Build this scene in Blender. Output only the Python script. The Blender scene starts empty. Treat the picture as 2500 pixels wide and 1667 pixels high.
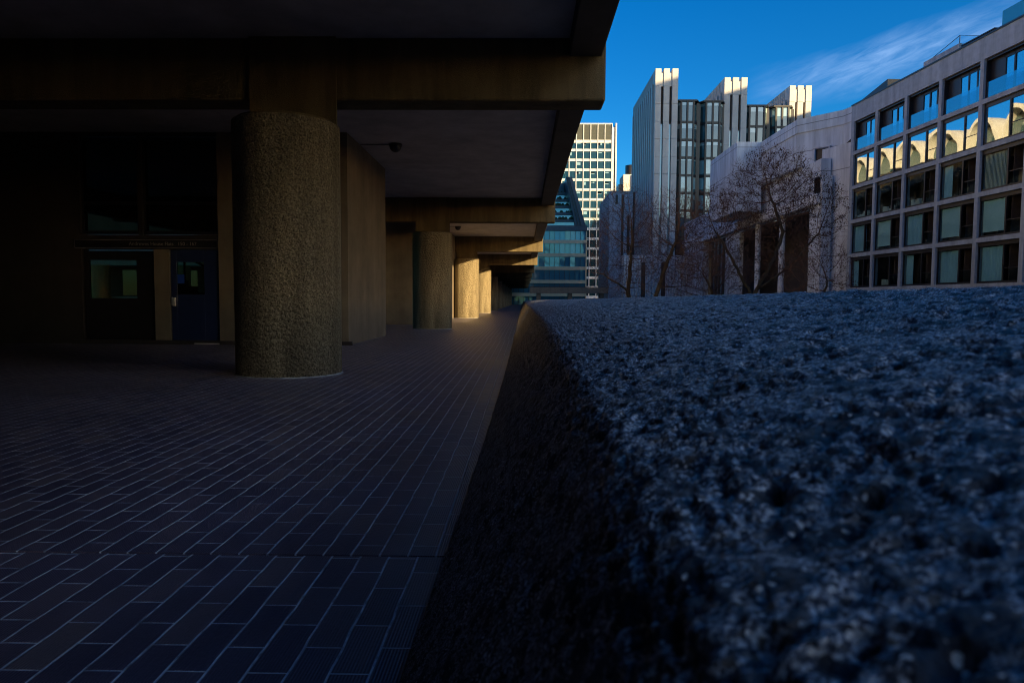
import bpy, math, random, bmesh
import numpy as np
from mathutils import Matrix, Vector, noise
R = math.radians
sc = bpy.context.scene
COL = sc.collection

# ------------------------------------------------------------------ camera
cd = bpy.data.cameras.new('camera'); cam = bpy.data.objects.new('camera', cd); COL.objects.link(cam)
cd.sensor_width = 36; cd.lens = 24.0; cd.clip_start = 0.02; cd.clip_end = 5000
cam.matrix_world = Matrix.Translation((0, 0, 1.1)) @ (Matrix.Rotation(R(.89), 4, 'Z') @ Matrix.Rotation(R(90-3.44), 4, 'X') @ Matrix.Rotation(R(.33), 4, 'Z'))
cd.dof.use_dof = True; cd.dof.focus_distance = 9.0; cd.dof.aperture_fstop = 6.5
sc.camera = cam

# ------------------------------------------------------------------ world: low winter sun, deep blue sky, one wisp of cloud
SUN_EL, SUN_AZ = 12.0, 135.0        # azimuth clockwise from +Y: sun behind the camera on the right
w = bpy.data.worlds.new('World'); sc.world = w; w.use_nodes = True
nt = w.node_tree; nt.nodes.clear()
def N(tree, t, **kw):
    n = tree.nodes.new('ShaderNode'+t)
    for k, v in kw.items():
        if k.startswith('_'): setattr(n, k[1:], v)
        else: n.inputs[k.replace('__', ' ')].default_value = v
    return n
sky = N(nt, 'TexSky', _sky_type='NISHITA', _sun_disc=False, _sun_elevation=R(SUN_EL), _sun_rotation=R(SUN_AZ), _altitude=50, _air_density=1.0, _dust_density=.4, _ozone_density=3.0)
hsv = N(nt, 'HueSaturation', Saturation=1.38, Value=1.0)
tint = N(nt, 'MixRGB', _blend_type='MULTIPLY', Fac=1.0); tint.inputs[2].default_value = (.30, .78, 1.0, 1)
geo = N(nt, 'TexCoord')
def vmath(tree, op, a, b):
    n = N(tree, 'VectorMath', _operation=op)
    for i, s in enumerate((a, b)):
        if isinstance(s, tuple): n.inputs[i].default_value = s
        elif s is not None: tree.links.new(s, n.inputs[i])
    return n
def fmath(tree, op, a, b=None, clamp=False):
    n = N(tree, 'Math', _operation=op, _use_clamp=clamp)
    for i, s in enumerate((a, b)):
        if isinstance(s, (int, float)): n.inputs[i].default_value = s
        elif s is not None: tree.links.new(s, n.inputs[i])
    return n.outputs[0]
L = nt.links.new
# the sky away from the sun is deep blue; round the low sun it is pale and warm with haze
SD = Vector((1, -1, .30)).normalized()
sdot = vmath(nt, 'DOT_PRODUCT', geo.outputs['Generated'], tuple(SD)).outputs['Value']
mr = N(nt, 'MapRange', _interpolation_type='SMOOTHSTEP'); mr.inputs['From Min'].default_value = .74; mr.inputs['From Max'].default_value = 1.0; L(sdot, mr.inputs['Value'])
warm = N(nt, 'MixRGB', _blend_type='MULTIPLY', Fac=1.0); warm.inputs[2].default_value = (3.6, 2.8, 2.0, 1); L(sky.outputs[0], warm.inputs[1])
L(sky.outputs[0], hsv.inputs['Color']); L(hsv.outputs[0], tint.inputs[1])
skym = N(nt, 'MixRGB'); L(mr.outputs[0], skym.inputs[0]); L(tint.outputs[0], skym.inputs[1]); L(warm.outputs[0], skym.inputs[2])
# cloud wisp: a band of sky directions broken up by stretched noise
AX = Vector((.4317, .8536, .2917)).normalized()        # middle of the wisp
U = Vector((.8625, -.4853, .1435)); U = (U - AX*U.dot(AX)).normalized(); V = AX.cross(U)
dn = geo.outputs['Generated']
du = vmath(nt, 'DOT_PRODUCT', dn, tuple(U)).outputs['Value']; dv = vmath(nt, 'DOT_PRODUCT', dn, tuple(V)).outputs['Value']; da = vmath(nt, 'DOT_PRODUCT', dn, tuple(AX)).outputs['Value']
cmb = N(nt, 'CombineXYZ'); L(fmath(nt, 'MULTIPLY', du, 9.0), cmb.inputs[0]); L(fmath(nt, 'ADD', fmath(nt, 'MULTIPLY', dv, 42.0), fmath(nt, 'MULTIPLY', du, 7.0)), cmb.inputs[1])
nz = N(nt, 'TexNoise', Scale=2.2, Detail=8, Roughness=.62, Distortion=.6); L(cmb.outputs[0], nz.inputs['Vector'])
nz2 = N(nt, 'TexNoise', Scale=.9, Detail=3, Roughness=.5); L(cmb.outputs[0], nz2.inputs['Vector'])
wob = fmath(nt, 'ADD', dv, fmath(nt, 'MULTIPLY', fmath(nt, 'SUBTRACT', nz2.outputs[0], .5), .035))
bandv = fmath(nt, 'SUBTRACT', 1.0, fmath(nt, 'DIVIDE', fmath(nt, 'ABSOLUTE', wob), .036), clamp=True)
bandu = fmath(nt, 'MULTIPLY', fmath(nt, 'SUBTRACT', 1.0, fmath(nt, 'POWER', fmath(nt, 'DIVIDE', fmath(nt, 'ABSOLUTE', fmath(nt, 'SUBTRACT', du, .02)), .18), 2.0), clamp=True), fmath(nt, 'GREATER_THAN', da, 0.0))
cl = fmath(nt, 'MULTIPLY', fmath(nt, 'MULTIPLY', bandv, bandu), fmath(nt, 'MULTIPLY', fmath(nt, 'SUBTRACT', nz.outputs[0], .25), 1.15, clamp=True), clamp=True)
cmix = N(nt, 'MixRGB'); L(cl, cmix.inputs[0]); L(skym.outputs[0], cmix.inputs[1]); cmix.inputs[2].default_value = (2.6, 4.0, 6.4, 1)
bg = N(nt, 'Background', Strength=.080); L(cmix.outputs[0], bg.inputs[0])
wo = N(nt, 'OutputWorld'); L(bg.outputs[0], wo.inputs[0])

sd = bpy.data.lights.new('sun', 'SUN'); so = bpy.data.objects.new('sun', sd); COL.objects.link(so)
sd.energy = 5.0; sd.angle = R(.5); sd.color = (1, .73, .36)
so.rotation_euler = Vector((-1, 1, -.30)).to_track_quat('-Z', 'Y').to_euler(); so.location = (60, -60, 60)
sc.view_settings.view_transform = 'Standard'; sc.view_settings.look = 'None'
sc.view_settings.exposure = 1.3; sc.view_settings.gamma = 1
sc.cycles.filter_width = 1.0; sc.cycles.max_bounces = 6; sc.cycles.diffuse_bounces = 4; sc.cycles.glossy_bounces = 4; sc.cycles.transparent_max_bounces = 16
sc.cycles.caustics_reflective = False; sc.cycles.caustics_refractive = False
sc.cycles.sample_clamp_indirect = 4

# ------------------------------------------------------------------ materials
def newmat(name):
    m = bpy.data.materials.new(name); m.use_nodes = True; t = m.node_tree; t.nodes.clear()
    p = N(t, 'BsdfPrincipled'); o = N(t, 'OutputMaterial'); t.links.new(p.outputs[0], o.inputs[0]); return m, t, p
def ramp(t, fac, stops):
    r = N(t, 'ValToRGB'); el = r.color_ramp.elements
    while len(el) < len(stops): el.new(.5)
    for e, (x, c) in zip(el, stops): e.position = x; e.color = (*c, 1)
    t.links.new(fac, r.inputs[0]); return r.outputs[0]
def surf(name, c1, c2, rough=.8, nscale=3.0, bump=0.0, bscale=40.0, stretch=(1, 1, 1), spec=.5, detail=6, grime=0.0, bdist=.01):
    m, t, p = newmat(name); tc = N(t, 'TexCoord'); mp = N(t, 'Mapping', Scale=stretch); t.links.new(tc.outputs['Object'], mp.inputs[0])
    n1 = N(t, 'TexNoise', Scale=nscale, Detail=detail, Roughness=.6); t.links.new(mp.outputs[0], n1.inputs['Vector'])
    col = ramp(t, n1.outputs[0], [(.3, c1), (.7, c2)])
    if grime:
        n2 = N(t, 'TexNoise', Scale=.9, Detail=5, Roughness=.65); mp2 = N(t, 'Mapping', Scale=(1.3, 1.3, .12)); t.links.new(tc.outputs['Object'], mp2.inputs[0]); t.links.new(mp2.outputs[0], n2.inputs['Vector'])
        g = ramp(t, n2.outputs[0], [(.35, (1-grime,)*3), (.62, (1, 1, 1))]); mx = N(t, 'MixRGB', _blend_type='MULTIPLY', Fac=1.0); t.links.new(col, mx.inputs[1]); t.links.new(g, mx.inputs[2]); col = mx.outputs[0]
    t.links.new(col, p.inputs['Base Color']); p.inputs['Roughness'].default_value = rough; p.inputs['Specular IOR Level'].default_value = spec
    if bump:
        n3 = N(t, 'TexNoise', Scale=bscale, Detail=5, Roughness=.65); t.links.new(tc.outputs['Object'], n3.inputs['Vector'])
        b = N(t, 'Bump', Strength=bump, Distance=bdist); t.links.new(n3.outputs[0], b.inputs['Height']); t.links.new(b.outputs[0], p.inputs['Normal'])
    return m
def hammered(name, c1, c2, scale=26.0, dist=.03):
    m, t, p = newmat(name); tc = N(t, 'TexCoord'); co = tc.outputs['Object']
    n0 = N(t, 'TexNoise', Scale=scale*.45, Detail=3, Roughness=.5); t.links.new(co, n0.inputs['Vector'])
    add = vmath(t, 'ADD', co, None); sc_ = vmath(t, 'SCALE', n0.outputs['Color'], None); sc_.inputs['Scale'].default_value = .06; t.links.new(sc_.outputs[0], add.inputs[1])
    v = N(t, 'TexVoronoi', Scale=scale, _feature='SMOOTH_F1'); v.inputs['Smoothness'].default_value = .45; t.links.new(add.outputs[0], v.inputs['Vector'])
    n1 = N(t, 'TexNoise', Scale=scale*2.4, Detail=6, Roughness=.7); t.links.new(co, n1.inputs['Vector'])
    h = fmath(t, 'ADD', fmath(t, 'MULTIPLY', v.outputs['Distance'], -.8), n1.outputs[0])
    b = N(t, 'Bump', Strength=1.0, Distance=dist); t.links.new(h, b.inputs['Height']); t.links.new(b.outputs[0], p.inputs['Normal'])
    mps = N(t, 'Mapping', Scale=(2.6, 2.6, .35)); t.links.new(co, mps.inputs[0]); n2 = N(t, 'TexNoise', Scale=1.0, Detail=6, Roughness=.65); t.links.new(mps.outputs[0], n2.inputs['Vector'])
    base = ramp(t, n2.outputs[0], [(.30, tuple(.62*v_ for v_ in c1)), (.46, c1), (.62, c2)])
    sp = ramp(t, n1.outputs[0], [(.38, (.28, .26, .25)), (.52, (.85, .85, .85)), (.70, (1.25, 1.22, 1.2))])  # low spots of the bump noise darkened in colour, as shade in pits
    mx = N(t, 'MixRGB', _blend_type='MULTIPLY', Fac=1.0); t.links.new(base, mx.inputs[1]); t.links.new(sp, mx.inputs[2])
    t.links.new(mx.outputs[0], p.inputs['Base Color']); p.inputs['Roughness'].default_value = .85; p.inputs['Specular IOR Level'].default_value = .3
    return m
def glossy_glass(name, col, rough=.03, wob=.0, metallic=.0, spec=1.0, base=None, wscale=.35):
    m, t, p = newmat(name)
    p.inputs['Base Color'].default_value = (*col, 1); p.inputs['Roughness'].default_value = rough; p.inputs['Metallic'].default_value = metallic
    p.inputs['Specular IOR Level'].default_value = spec; p.inputs['IOR'].default_value = 1.9
    if wob:
        tc = N(t, 'TexCoord'); n = N(t, 'TexNoise', Scale=wscale, Detail=1); t.links.new(tc.outputs['Object'], n.inputs['Vector'])
        b = N(t, 'Bump', Strength=1.0, Distance=wob); t.links.new(n.outputs[0], b.inputs['Height']); t.links.new(b.outputs[0], p.inputs['Normal'])
    return m
def pane_glass(name, refl=.3, tintc=(.75, .85, .85), wob=.02):
    m = bpy.data.materials.new(name); m.use_nodes = True; t = m.node_tree; t.nodes.clear()
    tr = N(t, 'BsdfTransparent'); tr.inputs[0].default_value = (*tintc, 1); gl = N(t, 'BsdfGlossy', Roughness=.015); gl.inputs[0].default_value = (.95, .97, 1, 1)
    fr = N(t, 'LayerWeight', Blend=.5); fac = fmath(t, 'ADD', fmath(t, 'MULTIPLY', fmath(t, 'POWER', fr.outputs['Facing'], 4.0), .6), refl, clamp=True); mx = N(t, 'MixShader'); o = N(t, 'OutputMaterial')
    t.links.new(fac, mx.inputs[0]); t.links.new(tr.outputs[0], mx.inputs[1]); t.links.new(gl.outputs[0], mx.inputs[2]); t.links.new(mx.outputs[0], o.inputs[0])
    if wob:
        tc = N(t, 'TexCoord'); n = N(t, 'TexNoise', Scale=.5, Detail=1); t.links.new(tc.outputs['Object'], n.inputs['Vector'])
        b = N(t, 'Bump', Strength=1.0, Distance=wob); t.links.new(n.outputs[0], b.inputs['Height']); t.links.new(b.outputs[0], gl.inputs['Normal'])
    return m

def paver_mat():
    m, t, p = newmat('clay_pavers'); tc = N(t, 'TexCoord'); sep = N(t, 'SeparateXYZ'); t.links.new(tc.outputs['Object'], sep.inputs[0])
    X, Y = sep.outputs[0], sep.outputs[1]; RW, BL = .122, .30
    nw = N(t, 'TexNoise', Scale=4.0, Detail=2); t.links.new(tc.outputs['Object'], nw.inputs['Vector'])
    wob = fmath(t, 'MULTIPLY', fmath(t, 'SUBTRACT', nw.outputs[0], .5), .016)
    bay = fmath(t, 'FLOOR', fmath(t, 'DIVIDE', fmath(t, 'SUBTRACT', Y, 2.87), 16.1))          # the bond starts afresh at each movement joint
    u = fmath(t, 'DIVIDE', fmath(t, 'ADD', fmath(t, 'ADD', X, wob), fmath(t, 'MULTIPLY', bay, .047)), RW)
    row = fmath(t, 'FLOOR', u); fu = fmath(t, 'SUBTRACT', u, row)
    rn = N(t, 'TexWhiteNoise', _noise_dimensions='1D'); t.links.new(row, rn.inputs['W'])
    par2 = fmath(t, 'MULTIPLY', fmath(t, 'ABSOLUTE', fmath(t, 'MODULO', row, 2.0)), .5)
    v = fmath(t, 'ADD', fmath(t, 'DIVIDE', Y, BL), fmath(t, 'ADD', par2, fmath(t, 'MULTIPLY', rn.outputs[0], .05)))
    cellv = fmath(t, 'FLOOR', v); fv = fmath(t, 'SUBTRACT', v, cellv)
    cid = N(t, 'CombineXYZ'); t.links.new(row, cid.inputs[0]); t.links.new(cellv, cid.inputs[1]); wn = N(t, 'TexWhiteNoise', _noise_dimensions='3D'); t.links.new(cid.outputs[0], wn.inputs['Vector'])
    du_ = fmath(t, 'MULTIPLY', fmath(t, 'MINIMUM', fu, fmath(t, 'SUBTRACT', 1.0, fu)), RW); dv_ = fmath(t, 'MULTIPLY', fmath(t, 'MINIMUM', fv, fmath(t, 'SUBTRACT', 1.0, fv)), BL)
    nj = N(t, 'TexNoise', Scale=9.0, Detail=4, Roughness=.7); t.links.new(tc.outputs['Object'], nj.inputs['Vector'])
    def edge(d, w_):
        q = N(t, 'MapRange', _interpolation_type='SMOOTHSTEP'); q.inputs['From Min'].default_value = w_*1.5; q.inputs['From Max'].default_value = w_*.6; t.links.new(fmath(t, 'ADD', d, fmath(t, 'MULTIPLY', fmath(t, 'SUBTRACT', nj.outputs[0], .5), .005)), q.inputs['Value']); return q.outputs[0]
    joint = fmath(t, 'MAXIMUM', edge(du_, .0042), edge(dv_, .0034))
    tile = ramp(t, wn.outputs['Value'], [(0, (.095, .080, .125)), (.5, (.125, .10, .145)), (.85, (.165, .125, .16)), (1, (.20, .15, .17))])
    jc = ramp(t, nj.outputs[0], [(.30, (.16, .17, .20)), (.50, (.60, .65, .76)), (.62, (.92, .96, 1.0))])
    mx = N(t, 'MixRGB'); t.links.new(joint, mx.inputs[0]); t.links.new(tile, mx.inputs[1]); t.links.new(jc, mx.inputs[2])
    n1 = N(t, 'TexNoise', Scale=.7, Detail=6, Roughness=.68); t.links.new(tc.outputs['Object'], n1.inputs['Vector'])
    g = ramp(t, n1.outputs[0], [(.28, (.62, .62, .62)), (.52, (1.0, 1.0, 1.0)), (.74, (1.35, 1.35, 1.35))]); mg = N(t, 'MixRGB', _blend_type='MULTIPLY', Fac=1.0); t.links.new(mx.outputs[0], mg.inputs[1]); t.links.new(g, mg.inputs[2])
    t.links.new(mg.outputs[0], p.inputs['Base Color'])
    t.links.new(fmath(t, 'ADD', .24, fmath(t, 'MULTIPLY', n1.outputs[0], .22)), p.inputs['Roughness'])
    n2 = N(t, 'TexNoise', Scale=60, Detail=4); t.links.new(tc.outputs['Object'], n2.inputs['Vector'])
    rib = fmath(t, 'SINE', fmath(t, 'MULTIPLY', X, 2*math.pi/.0105)); tilef = fmath(t, 'SUBTRACT', 1.0, joint)
    tilt = fmath(t, 'MULTIPLY', fmath(t, 'MULTIPLY', fmath(t, 'SUBTRACT', wn.outputs['Value'], .5), fu), .003)
    h = fmath(t, 'ADD', fmath(t, 'ADD', fmath(t, 'MULTIPLY', fmath(t, 'MULTIPLY', rib, .0007), tilef), tilt), fmath(t, 'ADD', fmath(t, 'MULTIPLY', tilef, .0030), fmath(t, 'MULTIPLY', n2.outputs[0], .0012)))
    b = N(t, 'Bump', Strength=1.0, Distance=1.0); t.links.new(h, b.inputs['Height']); t.links.new(b.outputs[0], p.inputs['Normal'])
    return m
def ribbed_mat(name, c1, c2, period=.45, axis=0, depth=.06, hperiod=3.2):
    m, t, p = newmat(name); tc = N(t, 'TexCoord'); sep = N(t, 'SeparateXYZ'); t.links.new(tc.outputs['Object'], sep.inputs[0])
    s = fmath(t, 'SINE', fmath(t, 'MULTIPLY', sep.outputs[axis], 2*math.pi/period))
    n1 = N(t, 'TexNoise', Scale=1.5, Detail=5); t.links.new(tc.outputs['Object'], n1.inputs['Vector'])
    col = ramp(t, n1.outputs[0], [(.3, c1), (.7, c2)]); t.links.new(col, p.inputs['Base Color']); p.inputs['Roughness'].default_value = .7
    b = N(t, 'Bump', Strength=1.0, Distance=depth); t.links.new(s, b.inputs['Height']); t.links.new(b.outputs[0], p.inputs['Normal'])
    return m
def stone_mat():
    m, t, p = newmat('picked_parapet_concrete'); tc = N(t, 'TexCoord'); co = tc.outputs['Object']
    nd = N(t, 'TexNoise', Scale=55, Detail=3, Roughness=.6); t.links.new(co, nd.inputs['Vector'])
    dsv = N(t, 'VectorMath', _operation='SCALE'); dsv.inputs['Scale'].default_value = .016; t.links.new(nd.outputs['Color'], dsv.inputs[0])
    cw = vmath(t, 'ADD', co, dsv.outputs[0]).outputs[0]
    def chips(scale, rad, keep, stops):
        v = N(t, 'TexVoronoi', Scale=scale); t.links.new(cw, v.inputs['Vector']); c = N(t, 'SeparateColor'); t.links.new(v.outputs['Color'], c.inputs[0])
        q = N(t, 'MapRange'); q.inputs['From Min'].default_value = rad+.05; q.inputs['From Max'].default_value = rad-.02; t.links.new(v.outputs['Distance'], q.inputs['Value'])
        return fmath(t, 'MULTIPLY', q.outputs[0], fmath(t, 'GREATER_THAN', c.outputs[0], keep)), ramp(t, c.outputs[1], stops)
    n2 = N(t, 'TexNoise', Scale=170, Detail=4, Roughness=.75); t.links.new(co, n2.inputs['Vector'])
    n3 = N(t, 'TexNoise', Scale=7, Detail=5, Roughness=.65); t.links.new(co, n3.inputs['Vector'])
    col = ramp(t, n2.outputs[0], [(.43, (.03, .038, .06)), (.50, (.15, .185, .26)), (.58, (.85, .90, .98))])  # painted dark pits and bright highlights follow the bump noise
    for sc_, rad, keep, stops in ((95, .44, .15, [(0, (.03, .036, .05)), (.5, (.08, .085, .10)), (.8, (.22, .18, .15)), (.9, (.40, .44, .50)), (1, (.55, .6, .68))]),
                                  (27, .52, .48, [(0, (.016, .021, .034)), (.6, (.045, .055, .08)), (1, (.12, .12, .13))]),
                                  (120, .30, .60, [(0, (.7, .75, .82)), (.8, (1, 1, 1)), (1, (1, 1, 1))])):  # near-white flecks painted in as sparkle
        f, c = chips(sc_, rad, keep, stops); mx = N(t, 'MixRGB'); t.links.new(f, mx.inputs[0]); t.links.new(col, mx.inputs[1]); t.links.new(c, mx.inputs[2]); col = mx.outputs[0]
        if sc_ == 27: fbig = f
    g = ramp(t, n3.outputs[0], [(.32, (.6, .6, .6)), (.66, (1.25, 1.25, 1.25))]); mg = N(t, 'MixRGB', _blend_type='MULTIPLY', Fac=1.0); t.links.new(col, mg.inputs[1]); t.links.new(g, mg.inputs[2])
    t.links.new(mg.outputs[0], p.inputs['Base Color'])
    t.links.new(fmath(t, 'ADD', .22, fmath(t, 'MULTIPLY', n2.outputs[0], .45)), p.inputs['Roughness'])
    h = fmath(t, 'ADD', fmath(t, 'MULTIPLY', n2.outputs[0], .5), fmath(t, 'ADD', fmath(t, 'MULTIPLY', nd.outputs[0], .9), fmath(t, 'MULTIPLY', fbig, .15)))
    b = N(t, 'Bump', Strength=1.0, Distance=.014); t.links.new(h, b.inputs['Height']); t.links.new(b.outputs[0], p.inputs['Normal'])
    return m

M = {}
M['paver'] = paver_mat()
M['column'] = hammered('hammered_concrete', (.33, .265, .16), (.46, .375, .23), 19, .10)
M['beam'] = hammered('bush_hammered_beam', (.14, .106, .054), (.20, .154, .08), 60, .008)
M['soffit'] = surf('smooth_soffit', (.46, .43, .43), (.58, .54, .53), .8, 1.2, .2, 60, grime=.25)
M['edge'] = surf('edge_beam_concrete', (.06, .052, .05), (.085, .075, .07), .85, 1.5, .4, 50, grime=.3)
M['lobby'] = surf('lobby_wall_concrete', (.15, .12, .085), (.21, .17, .12), .85, 2.0, .6, 45, grime=.25)
M['parapet'] = stone_mat()
M['blue_paint'] = surf('dark_blue_door_paint', (.012, .02, .07), (.016, .028, .09), .35, 4)
M['dark_metal'] = surf('dark_bronze_metal', (.018, .016, .018), (.028, .024, .026), .4, 5)
M['black'] = surf('black_frame', (.010, .009, .012), (.018, .016, .02), .35, 5)
M['panel'] = surf('dark_brown_panelling', (.028, .022, .02), (.045, .034, .03), .6, 2.0, .2, 30, grime=.3)
M['mortar'] = surf('pale_mortar', (.05, .05, .05), (.55, .57, .57), .8, 3.5)
M['steel'] = surf('brushed_steel', (.5, .48, .45), (.6, .58, .55), .35, 9)
M['grey_b1'] = surf('stone_grid', (.33, .395, .48), (.43, .505, .61), .8, 2.2, .4, 25, grime=.3, stretch=(1, 1, 1))
M['pane'] = pane_glass('reflective_pane', .38, wob=.004)
M['pane_low'] = pane_glass('clear_pane', .0, (.80, .88, .86))
M['lobby_pane'] = pane_glass('tinted_lobby_pane', .03, (.52, .42, .31))
M['balu'] = pane_glass('balustrade_glass', .22, (.55, .72, .78), .0)
M['room'] = surf('room_interior', (.05, .04, .038), (.09, .075, .07), .9, 1.0)
M['curtain'] = surf('pale_curtain', (.34, .60, .80), (.56, .82, 1.0), .9, 6, .8, 9, stretch=(14, 14, .3))
M['blind'] = surf('roller_blind', (.42, .66, .82), (.50, .74, .90), .9, 1.5)
M['slats'] = surf('blind_slats', (.5, .55, .56), (.62, .66, .66), .7, 4)
M['white_tower'] = surf('pale_precast', (.48, .465, .455), (.57, .555, .54), .6, .5, .1, 8, grime=.12)
M['ribbed_tower'] = ribbed_mat('ribbed_precast', (.44, .43, .42), (.54, .52, .50), 1.05, 1, .25)
M['white_wall'] = surf('board_marked_concrete', (.60, .655, .73), (.78, .83, .90), .8, .9, .5, 6, stretch=(1, 1, .25), grime=.34, bdist=.03)
_t = M['white_wall'].node_tree; _p = [n for n in _t.nodes if n.type == 'BSDF_PRINCIPLED'][0]; _tc = N(_t, 'TexCoord'); _s = N(_t, 'SeparateXYZ'); _t.links.new(_tc.outputs['Object'], _s.inputs[0])
_g = fmath(_t, 'LESS_THAN', fmath(_t, 'FRACT', fmath(_t, 'DIVIDE', _s.outputs[2], 2.9)), .030); _src = _p.inputs['Base Color'].links[0].from_socket
_m = N(_t, 'MixRGB'); _t.links.new(fmath(_t, 'MULTIPLY', _g, .65), _m.inputs[0]); _t.links.new(_src, _m.inputs[1]); _m.inputs[2].default_value = (.08, .08, .09, 1); _t.links.new(_m.outputs[0], _p.inputs['Base Color'])
M['podium'] = ribbed_mat('ribbed_podium', (.70, .72, .76), (.82, .83, .86), .62, 0, .2)
M['slotglass'] = glossy_glass('slot_glass', (.22, .33, .34), .08, .02)
M['bayglass'] = glossy_glass('bay_glass', (.03, .07, .08), .04, .02, spec=.7)
M['office_glass'] = glossy_glass('office_glass', (.010, .035, .045), .05, .03, spec=.35)
M['curtain_glass'] = glossy_glass('curtain_wall_glass', (.05, .21, .29), .06, .03, spec=.6)
M['ivory'] = surf('ivory_cladding', (.46, .475, .49), (.55, .57, .585), .55, .6)
M['band'] = surf('sandstone_band', (.78, .60, .38), (.88, .70, .46), .7, .9)
M['louvre'] = surf('dark_louvre', (.03, .035, .028), (.045, .05, .04), .5, 2)
M['slate_blue'] = surf('blue_grey_metal', (.05, .06, .085), (.075, .09, .12), .4, 1)
M['brown'] = surf('brown_timber_soffit', (.09, .045, .03), (.14, .07, .045), .7, 1.5, stretch=(1, 1, 4))
M['cream'] = surf('cream_render', (.62, .58, .50), (.72, .68, .59), .7, .8, grime=.1)
M['brick_br'] = surf('brown_concrete', (.20, .15, .11), (.27, .20, .145), .85, 1.2, .5, 20, grime=.2)
M['bark'] = surf('plane_bark', (.022, .018, .013), (.05, .04, .028), .9, 9, .6, 30)
M['twig'] = surf('twig_bark', (.055, .028, .022), (.10, .05, .038), .9, 4)
M['fruit'] = surf('dry_seed_ball', (.03, .016, .012), (.06, .03, .02), .95, 8)
M['sun_toned_col'] = surf('sun_toned_concrete', (.60, .42, .18), (.72, .52, .24), .8, 3)  # warm base colour stands in for sunlight on the courtyard columns
M['white'] = surf('white_paint', (.78, .80, .84), (.86, .88, .92), .6, 2, grime=.15)
M['ground'] = surf('courtyard_paving', (.09, .085, .08), (.14, .13, .12), .85, .5)
M['teal'] = glossy_glass('teal_glass_box', (.04, .16, .17), .1)
M['blue_sign'] = surf('blue_notice', (.01, .05, .30), (.012, .06, .34), .5, 4)
M['letter'] = surf('pale_lettering', (.30, .27, .26), (.34, .3, .28), .6, 4)
M['signline'] = surf('sign_trim', (.22, .19, .21), (.26, .23, .24), .5, 4)

# ------------------------------------------------------------------ helpers
class MB:
    def __init__(s): s.v = []; s.f = []
    def add(s, vs, fs):
        o = len(s.v); s.v += [tuple(v) for v in vs]; s.f += [tuple(i+o for i in f) for f in fs]; return s
    def box(s, x0, x1, y0, y1, z0, z1):
        return s.add([(x0, y0, z0), (x1, y0, z0), (x1, y1, z0), (x0, y1, z0), (x0, y0, z1), (x1, y0, z1), (x1, y1, z1), (x0, y1, z1)],
                     [(0, 3, 2, 1), (4, 5, 6, 7), (0, 1, 5, 4), (1, 2, 6, 5), (2, 3, 7, 6), (3, 0, 4, 7)])
    def prism(s, pts, z0, z1):           # plan polygon, counter-clockwise; z1 may be a list
        n = len(pts); z1 = z1 if isinstance(z1, (list, tuple)) else [z1]*n
        return s.add([(x, y, z0) for x, y in pts] + [(x, y, z) for (x, y), z in zip(pts, z1)],
                     [tuple(range(n))[::-1], tuple(range(n, 2*n))] + [(i, (i+1) % n, n+(i+1) % n, n+i) for i in range(n)])
    def bar(s, a, b, r):
        a = Vector(a); b = Vector(b); d = (b-a).normalized(); u = d.cross(Vector((0, 0, 1)) if abs(d.z) < .9 else Vector((1, 0, 0))).normalized(); w_ = d.cross(u)
        vs = [p + u*r*i + w_*r*j for p in (a, b) for i, j in ((-1, -1), (1, -1), (1, 1), (-1, 1))]
        return s.add(vs, [(0, 1, 2, 3), (7, 6, 5, 4), (0, 4, 5, 1), (1, 5, 6, 2), (2, 6, 7, 3), (3, 7, 4, 0)])
    def cyl(s, cx, cy, r, z0, z1, n=64, r1=None, a0=0, rings=1):
        r1 = r if r1 is None else r1
        vs = []; fs = []
        for k in range(rings+1):
            q = k/rings
            for i in range(n): a = a0+2*math.pi*i/n; rr = r+(r1-r)*q; vs.append((cx+rr*math.cos(a), cy+rr*math.sin(a), z0+(z1-z0)*q))
        for k in range(rings):
            for i in range(n): j = (i+1) % n; fs.append((k*n+i, k*n+j, (k+1)*n+j, (k+1)*n+i))
        fs += [tuple(range(n))[::-1], tuple(range(rings*n, rings*n+n))]
        return s.add(vs, fs)
    def build(s, name, m, parent=None, smooth=False, bevel=0):
        me = bpy.data.meshes.new(name); me.from_pydata(s.v, [], s.f); me.update()
        ob = bpy.data.objects.new(name, me); COL.objects.link(ob); me.materials.append(m)
        if parent: ob.parent = parent
        if smooth: me.polygons.foreach_set('use_smooth', [True]*len(me.polygons)); me.set_sharp_from_angle(angle=R(40))
        if bevel:
            b = ob.modifiers.new('bevel', 'BEVEL'); b.width = bevel; b.segments = 3; b.limit_method = 'ANGLE'
        return ob
def tag(o, label=None, cat=None, group=None, kind=None):
    for k, v in (('label', label), ('category', cat), ('group', group), ('kind', kind)):
        if v: o[k] = v
    return o
def empty(name, loc=(0, 0, 0), rz=0.0):
    o = bpy.data.objects.new(name, None); COL.objects.link(o); o.location = loc; o.rotation_euler = (0, 0, rz); o.empty_display_size = .3; return o
def copy_tree(o, parent=None):
    c = o.copy(); COL.objects.link(c)
    if parent: c.parent = parent
    for ch in list(o.children): copy_tree(ch, c)
    return c
def wall_holes(mb, x0, x1, z0, z1, y0, y1, holes):     # a wall in the local xz plane with rectangular openings
    xs = sorted({x0, x1, *[h[0] for h in holes], *[h[1] for h in holes]})
    for a, b in zip(xs, xs[1:]):
        hs = sorted([h for h in holes if h[0] <= a+1e-6 and h[1] >= b-1e-6], key=lambda h: h[2]); z = z0
        for h in hs:
            if h[2] > z+1e-6: mb.box(a, b, y0, y1, z, h[2])
            z = h[3]
        if z < z1-1e-6: mb.box(a, b, y0, y1, z, z1)

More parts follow.
